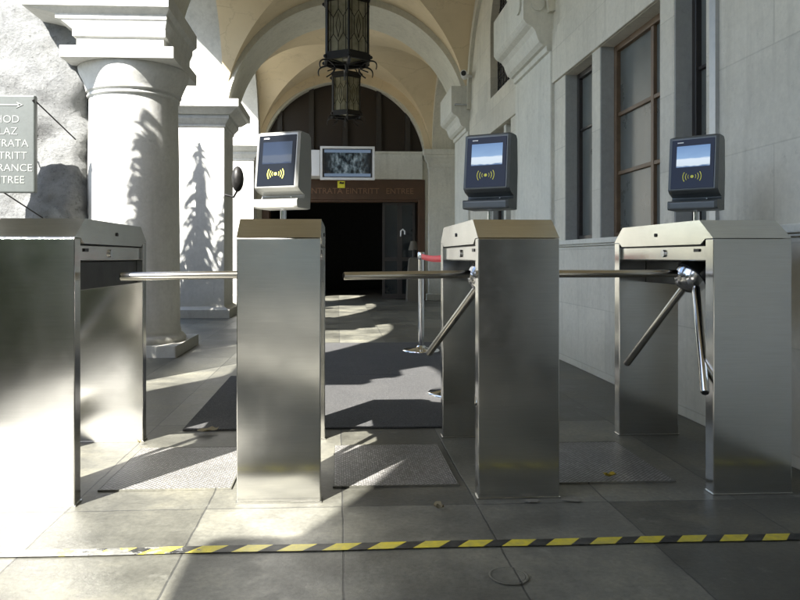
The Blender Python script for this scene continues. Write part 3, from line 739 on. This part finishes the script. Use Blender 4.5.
# ================================================================ CARD READERS
def reader(mat, lcd_m, glass, name='card_reader'):
    """origin on the cabinet top under the post; faces -y"""
    t = thing(name, '', 'card reader', (0, 0, 0), 0, 'card readers on posts')
    MB().tube([(0, 0.02, 0), (0, 0.02, .09)], .013, 18).lathe(0, .02, [(.024, 0), (.024, .004), (.014, .006)], 20).build('post', M['chrome'], t)
    w = .098
    # C-shaped side outline (y, z): tray, slot, body leaning back
    out = [(-.055, .055), (-.062, .062), (-.062, .088), (-.054, .093), (.010, .098), (.018, .112), (-.030, .126), (-.052, .140), (-.020, .365), (-.012, .372), (.062, .372), (.082, .358), (.088, .22), (.072, .055)]
    mb = MB(); rings = []
    for x, q in ((-w, .95), (-w + .012, 1), (w - .012, 1), (w, .95)):
        rings.append([(x, p[0] * q + .003 * (1 - q) * 20, .21 + (p[1] - .21) * (q * .3 + .7)) for p in out])
    vs = [p for r_ in rings for p in r_]; n = len(out)
    for i in range(3):
        mb.add(rings[i] + rings[i + 1], [(j, (j + 1) % n, n + (j + 1) % n, n + j) for j in range(n)])
    mb.add(rings[0], [tuple(reversed(range(n)))]); mb.add(rings[-1], [tuple(range(n))])
    body = mb.build('housing', mat, t, bevel=.004)
    # inclined face
    a = Vector((0, -.052, .140)); b = Vector((0, -.020, .365)); up = (b - a).normalized(); nrm = Vector((0, -up.z, up.y))
    def P(x, s, o): return tuple(a + up * s + nrm * o + Vector((x, 0, 0)))
    mb = MB(); x0, x1, s0, s1 = -.086, .082, .006, .218
    vs = [P(x, s, o) for o in (-.002, .0025) for s in (s0, s1) for x in (x0, x1)]
    mb.add(vs, [(0, 2, 3, 1), (4, 5, 7, 6), (0, 1, 5, 4), (2, 6, 7, 3), (0, 4, 6, 2), (1, 3, 7, 5)])
    mb.build('screen', glass, t, bevel=.001)
    mb = MB(); q = [P(-.066, .098, .0028), P(.066, .098, .0028), P(.066, .190, .0028), P(-.066, .190, .0028)]
    mb.add(q, [(0, 1, 2, 3)]); mb.build('display', lcd_m, t)
    mb = MB(); cx, cs, o = -.002, .056, .0032
    mb.add([P(cx + .0065 * math.cos(2 * math.pi * k / 20), cs + .0065 * math.sin(2 * math.pi * k / 20), o) for k in range(20)], [tuple(range(20))])
    for sgn in (-1, 1):
        for rr, an, th in ((.0155, 32, .0022), (.0255, 33, .0026), (.036, 33, .003), ):
            vs = []
            for k in range(13):
                a_ = R(-an + 2 * an * k / 12)
                for q in (rr - th / 2, rr + th / 2): vs.append(P(cx + sgn * q * math.cos(a_), cs + q * math.sin(a_) * 1.0, o))
            mb.add(vs, [(2 * k, 2 * k + 1, 2 * k + 3, 2 * k + 2) for k in range(12)])
    mb.build('contactless_symbol', M['yellow_print'], t)
    mb = MB().add([P(-.064, .203, o), P(-.040, .203, o), P(-.040, .2075, o), P(-.064, .2075, o)], [(0, 1, 2, 3)]); mb.build('maker_plate', M['white_print'], t)
    MB().sphere((.045, -.0, .104), .003, 8).build('indicator_lamp', M['white_print'], t)
    return t
ML = plain('sunlit_reader_plastic', (.27, .27, .25), .35, .3, .05, 30, .02)  # paler copy of the reader plastic, for the reader in the sun
r0 = reader(M['reader'], M['lcd'], M['screen'])
r0.location = (.632, 2.90, 1.027); r0.rotation_euler = (0, 0, -R(29)); r0['label'] = 'card reader toned dark for shade on the cabinet right of centre, near the far corbel'
dup(r0, (1.515, 2.90, 1.027), -R(41), 'card reader toned dark for shade at right, in front of the wooden framed window')
r2 = reader(ML, M['lcd_dim'], M['screen_dark']); r2.location = (-.234, 2.90, 1.027); r2.rotation_euler = (0, 0, -R(22)); r2['label'] = 'card reader toned pale for the sun, left of the hanging monitor'

# ================================================================ STANCHIONS
def stanchion():
    t = thing('barrier_post', '', 'barrier post', (0, 0, 0), 0, 'chrome belt barrier posts')
    MB().lathe(0, 0, [(.172, .011), (.172, .018), (.16, .026), (.05, .04), (.035, .06)], 48).build('base', M['chrome'], t)
    MB().lathe(0, 0, [(.026, .04), (.026, .88)], 28).build('post', M['chrome'], t)
    MB().lathe(0, 0, [(.030, .86), (.032, .862), (.032, .925), (.028, .93)], 28).build('belt_cassette', M['chrome'], t)
    return t
s1 = stanchion(); s1.location = (.775, 6.5, 0); s1['label'] = 'chrome barrier post in full view in the middle lane with red belt'
b_ = Vector((.775, 6.5, 0)); e_ = Vector((.745, 4.45, 0))
s2 = dup(s1, tuple(e_), None, 'nearer chrome barrier post mostly hidden behind the turnstile, only its base edge showing')
vs = []; n = 16; dx = e_ - b_
for i in range(n + 1):
    f = i / n; p = b_ + dx * (.015 + .97 * f); sag = .02 * math.sin(math.pi * f)
    vs += [(p.x, p.y, .865 - sag), (p.x, p.y, .915 - sag), (p.x + .003, p.y, .865 - sag), (p.x + .003, p.y, .915 - sag)]
mb = MB(); fs = []
for i in range(n):
    k = 4 * i; fs += [(k, k + 4, k + 5, k + 1), (k + 2, k + 3, k + 7, k + 6), (k + 1, k + 5, k + 7, k + 3), (k, k + 2, k + 6, k + 4)]
mb.add(vs, fs, 0, True); bl = mb.build('red_belt', M['red_belt']); bl.parent = s1; bl.location = -b_

# ================================================================ LANTERNS
def lantern():
    """origin at the bottom of the glass body"""
    t = thing('hanging_lantern', '', 'lantern', (0, 0, 0), 0, 'wrought iron lanterns under the vault')
    r = .27; H = .70
    P = lambda k, rr, z: (rr * math.cos(R(60 * k + 30)), rr * math.sin(R(60 * k + 30)), z)
    fr = MB()
    for z0, z1, rr, th in ((-.02, .05, .30, .035), (.05, .07, .285, .02), (H - .02, H + .05, .30, .035), (H - .05, H - .02, .285, .02)):
        rings = []
        for rad, z in ((rr, z0), (rr, z1), (rr - th, z1), (rr - th, z0), (rr, z0)): rings.append([P(k, rad, z) for k in range(6)])
        fr.loft(rings, cap=False)
    for k in range(6):
        fr.tube([P(k, r, 0), P(k, r, H)], .014, 8)
        fr.sphere(P(k, .305, .015), .022, 8); fr.sphere(P(k, .305, H + .015), .022, 8)
    # floor spider and roof cage
    for k in range(6):
        fr.tube([P(k, .27, .0), (0, 0, -.03)], .008, 6)
        fr.tube([P(k, .28, H + .05), P(k, .22, H + .17), P(k, .10, H + .22), P(k, .04, H + .34)], .011, 8)
    fr.build('frame', M['iron'], t)
    for k in range(6):
        sc_ = MB(); pts = []
        for i in range(12):
            a = i / 11; pts.append(P(k, .27 + .085 * math.sin(a * 2.2) + .03 * a, -.02 - .11 * a + .03 * math.sin(a * 3.1)))
        sc_.tube(pts, [.012 * (1 - .5 * i / 11) for i in range(12)], 6)
        q = [P(k, .27 - .10 * math.sin(a * math.pi / 10) , -.02 - .013 * a) for a in range(11)]
        sc_.tube(q, .008, 6); sc_.build('scroll', M['iron'], t)
    MB().tube([(0, 0, -.02), (0, 0, -.12)], [.03, .012], 8).build('finial', M['iron'], t)
    for k in range(6):
        a, b = Vector(P(k, r - .004, 0)), Vector(P(k + 1, r - .004, 0))
        p0, p1 = a.lerp(b, .03), a.lerp(b, .97); nn = Vector((-(b - a).y, (b - a).x, 0)).normalized() * .003
        z0, z1 = .05, H - .03
        mb = MB().add([p0 + Vector((0, 0, z0)), p1 + Vector((0, 0, z0)), p1 + Vector((0, 0, z1)), p0 + Vector((0, 0, z1)), p0 + nn + Vector((0, 0, z0)), p1 + nn + Vector((0, 0, z0)), p1 + nn + Vector((0, 0, z1)), p0 + nn + Vector((0, 0, z1))],
                      [(0, 1, 2, 3), (7, 6, 5, 4), (0, 4, 5, 1), (1, 5, 6, 2), (2, 6, 7, 3), (3, 7, 4, 0)])
        g = mb.build('glass_panel', M['lantern_glass'], t)
        ld = MB()
        def Q(u, v): v_ = z0 + (z1 - z0) * v; p = p0.lerp(p1, u); o = -nn * 1.2; return (p.x + o.x, p.y + o.y, v_)
        for ln in ([(.5, .0), (.5, .2), (.25, .35), (.25, .65), (.5, .8), (.5, 1)], [(.5, .2), (.75, .35), (.75, .65), (.5, .8)], [(.5, .28), (.38, .5), (.5, .72), (.62, .5), (.5, .28)],
                   [(0, .2), (.25, .35)], [(1, .2), (.75, .35)], [(0, .8), (.25, .65)], [(1, .8), (.75, .65)], [(.12, 0), (.12, 1)], [(.88, 0), (.88, 1)]):
            ld.tube([Q(*p) for p in ln], .004, 5)
        ld.build('leading', M['iron'], g)
    MB().lathe(0, 0, [(.05, .02), (.05, .10), (.025, .14), (.025, .36), (.012, .40)], 14).build('candle_fitting', M['canvas'], t)
    ch = MB()
    z = H + .34
    k = 0
    while z < 1.62:
        pts = [(.018 * math.cos(a) * (k % 2), .018 * math.cos(a) * ((k + 1) % 2), z + .03 * math.sin(a)) for a in [2 * math.pi * i / 10 for i in range(11)]]
        ch.tube(pts, .005, 5, cap=False); z += .048; k += 1
    ch.build('chain', M['iron'], t)
    return t
l1 = lantern(); l1.location = (.105, 8.2, 3.17); l1['label'] = 'large wrought iron hexagonal lantern with leaded glass, nearer of the two'
l1.rotation_euler = (0, 0, R(4))
dup(l1, (.145, 12.6, 3.42), R(4), 'far hexagonal lantern hanging before the dark lunette')

# ================================================================ OUTSIDE ON THE LEFT
def parasol(x, y, h, r, label):
    t = thing('closed_parasol', label, 'parasol', (x, y, 0), 0, 'closed parasols outside the arcade')
    MB().lathe(x, y, [(.03, 0), (.03, h + .05), (.01, h + .09)], 12).build('pole', M['wood'], t).location = (-x, -y, 0)
    MB().box(x - .25, x + .25, y - .25, y + .25, 0, .07).build('base_slab', M['wall'], t, bevel=.01).location = (-x, -y, 0)
    mb = MB(); n = 64; rings = []
    for i in range(24):
        f = i / 23; z = h - f * (h - .7); rr = .03 + r * min(1, f * 1.25) ** .9
        if f > .8: rr = .03 + r * (1 - .25 * (f - .8) / .2)
        rings.append([(x + rr * (1 + .28 * math.cos(8 * a + .6 * f)) * math.cos(a), y + rr * (1 + .28 * math.cos(8 * a + .6 * f)) * math.sin(a), z) for a in [2 * math.pi * j / n for j in range(n)]])
    mb.loft(rings, 0, True); mb.build('canvas_cover', M['canvas'], t).location = (-x, -y, 0)
def gate(x0, y0, x1, y1, h, label, bar=.028, dip=.48):
    t = thing('iron_gate_leaf', label, 'gate', (x0, y0, 0), 0, 'folded iron gate leaves')
    a, b = Vector((x0, y0, 0)), Vector((x1, y1, 0)); n = max(4, int((b - a).length / .095)); mb = MB()
    for i in range(n + 1):
        f = i / n; p = a.lerp(b, f); top = h * (1 - dip + dip * (2 * f - 1) ** 2)
        mb.tube([p + Vector((0, 0, .05)), p + Vector((0, 0, top * .6)), p + Vector((0, 0, top))], [bar, bar * .8, .012], 6)
        mb.tube([p + Vector((0, 0, top)), p + Vector((0, 0, top + .04)), p + Vector((0, 0, top + .12))], [.011, .024, .002], 6)
    for z in (.12, .18, h * .42):
        mb.tube([a + Vector((0, 0, z)), b + Vector((0, 0, z))], .014, 6)
    par(mb.build('bars', M['iron']), t)
gate(-3.25, 9.2, -2.42, 9.75, 3.1, 'tall iron gate leaf with concave spiked top folded behind the round column')
gate(-2.62, 3.35, -2.52, 4.85, 2.9, 'iron gate leaf of broad bars added outside the left edge to streak the sun', .040, .06)  # unseen bars added to cut the sun on the floor into streaks
# oval wall lamp on the far pier
t = thing('wall_lamp', 'dark oval lamp sticking out from the corner of the square pier', 'lamp', (-1.55, 10.3, 1.9))
par(MB().sphere((-1.46, 10.28, 2.02), .15, 20, sc=(.6, .7, 1.25)).build('lamp_globe', M['iron']), t)
par(MB().tube([(-1.66, 10.36, 1.80), (-1.52, 10.30, 1.76), (-1.46, 10.28, 1.86)], .018, 8).build('bracket', M['iron']), t)

# ---- plaza behind the viewer (seen only mirrored in the steel and the glass)
def house(x0, x1, y0, y1, h, label):
    t = thing('plaza_house', label, 'building', ((x0 + x1) / 2, (y0 + y1) / 2, 0))
    par(MB().box(x0, x1, y0, y1, 0, h).build('wall', M['rib']), t)
    par(MB().prism([(y0 - .4, h), (y1 + .4, h), ((y0 + y1) / 2, h + 2.2)], 'x', x0 - .3, x1 + .3).build('roof', M['brown_frame']), t)
    x = x0 + 1.2
    while x < x1 - 1.5:
        for z in (1.0, 4.0):
            if z + 1.6 < h: par(MB().box(x, x + 1.0, y1 - .1, y1 + .04, z, z + 1.6).build('window', M['door_glass']), t)
        x += 2.6
house(-7, 5, -22, -15, 6.5, 'pale two storey house across the plaza behind the viewer')
house(7, 16, -22, -8, 5.5, 'pale house beside the plaza behind the viewer')

t = thing('added_booth', 'dark wooden booth added behind the viewer to darken the steel reflections', 'booth', (1.4, -3, 0))  # unseen booth added so the steel mirrors something dark
par(MB().box(.75, XW - .05, -5.0, -1.6, .0, 2.5).build('booth_wall', M['dark_wood'], bevel=.02), t)
par(MB().box(.65, XW - .05, -5.1, -1.5, 2.5, 2.6).build('booth_roof', M['wood'], bevel=.01), t)
par(MB().box(.74, .76, -4.2, -2.4, 1.0, 1.9).build('booth_window', M['door_glass']), t)

def hedge(x, y, rz, ln, h, label, dp=.7):
    t = thing('clipped_hedge', label, 'hedge', (x, y, 0), rz, 'hedges beyond the plaza')
    rnd = random.Random(int(x * 10)); mb = MB()
    for i in range(2600):
        px, py, pz = rnd.uniform(-ln / 2, ln / 2), rnd.uniform(-dp, dp), rnd.uniform(0, h)
        a = Vector((rnd.uniform(-1, 1), rnd.uniform(-1, 1), rnd.uniform(-1, 1))).normalized(); b = a.orthogonal().normalized(); s_ = rnd.uniform(.12, .3)
        p = Vector((px, py, pz + .12 * h * math.sin(px * 1.3))); mb.add([p - a * s_, p + b * s_ * .6, p + a * s_, p - b * s_ * .6], [(0, 1, 2, 3)])
    mb.build('foliage', M['leaves'], t)
    MB().box(-ln / 2, ln / 2, -dp * .6, dp * .6, 0, h - .3).build('inner_twigs', M['leaves'], t)
M['leaves'] = plain('hedge_leaves', (.09, .12, .06), .6, 0, .4, 3)
hedge(-10.5, -9, R(-25), 9, 4.2, 'tall loose hedge across the plaza to the left behind the viewer')
hedge(-4.9, -4.3, R(-35), 6.5, 2.7, 'loose hedge just outside the open end of the portico')
hedge(-13, -1, R(-80), 9, 3.4, 'lower loose hedge along the left side of the plaza')

def shadow_tree(x, y, h, label, n=420, wd=1.0):  # unseen trees added to throw lacy shade on pier and column
    t = thing('shadow_tree', label, 'tree', (x, y, 0), 0, 'spiky trees added outside the arcade to cast shade'); rnd = random.Random(int(h * 100))
    MB().tube([(0, 0, 0), (.03, .02, 1.5), (0, 0, 3.2), (.02, 0, h - .4)], [.09, .08, .06, .03], 10).build('trunk', M['wood'], t)
    mb = MB()
    for i in range(n):
        f = rnd.random() ** .8; z = h - .05 - f * 3.6; a = rnd.uniform(0, 6.283); ln = wd * .22 + wd * .62 * min(1, f * 1.5) * rnd.uniform(.6, 1); w = rnd.uniform(.016, .035)
        d_ = Vector((math.cos(a), math.sin(a), 0)); sd = Vector((-math.sin(a), math.cos(a), 0)); vs = []
        for k in range(6):
            q = k / 5; p = d_ * (ln * .6 * q) + Vector((0, 0, z + .12 * q - ln * 1.1 * q * q)); ww = w * (1 - q) ** .6 + .002
            vs += [p - sd * ww, p + sd * ww]
        mb.add(vs, [(2 * k, 2 * k + 1, 2 * k + 3, 2 * k + 2) for k in range(5)])
    mb.build('crown', M['leaves'], t)
shadow_tree(-3.68, 7.95, 5.25, 'slim spiky tree added behind the rock face to dapple the pier')

shadow_tree(-3.12, 8.2, 4.3, 'shorter spiky tree added before the square pier to thicken its dappled shade', 260)
shadow_tree(-2.93, 4.6, 4.3, 'spiky tree added outside the left edge to shade the round column', 480, .62)
hedge(-2.95, -.4, R(90), 3.2, 1.0, 'low hedge added outside the arcade to hide bright ground from the steel', .35)  # added to block sunlit paving from the leftmost cabinet's reflection
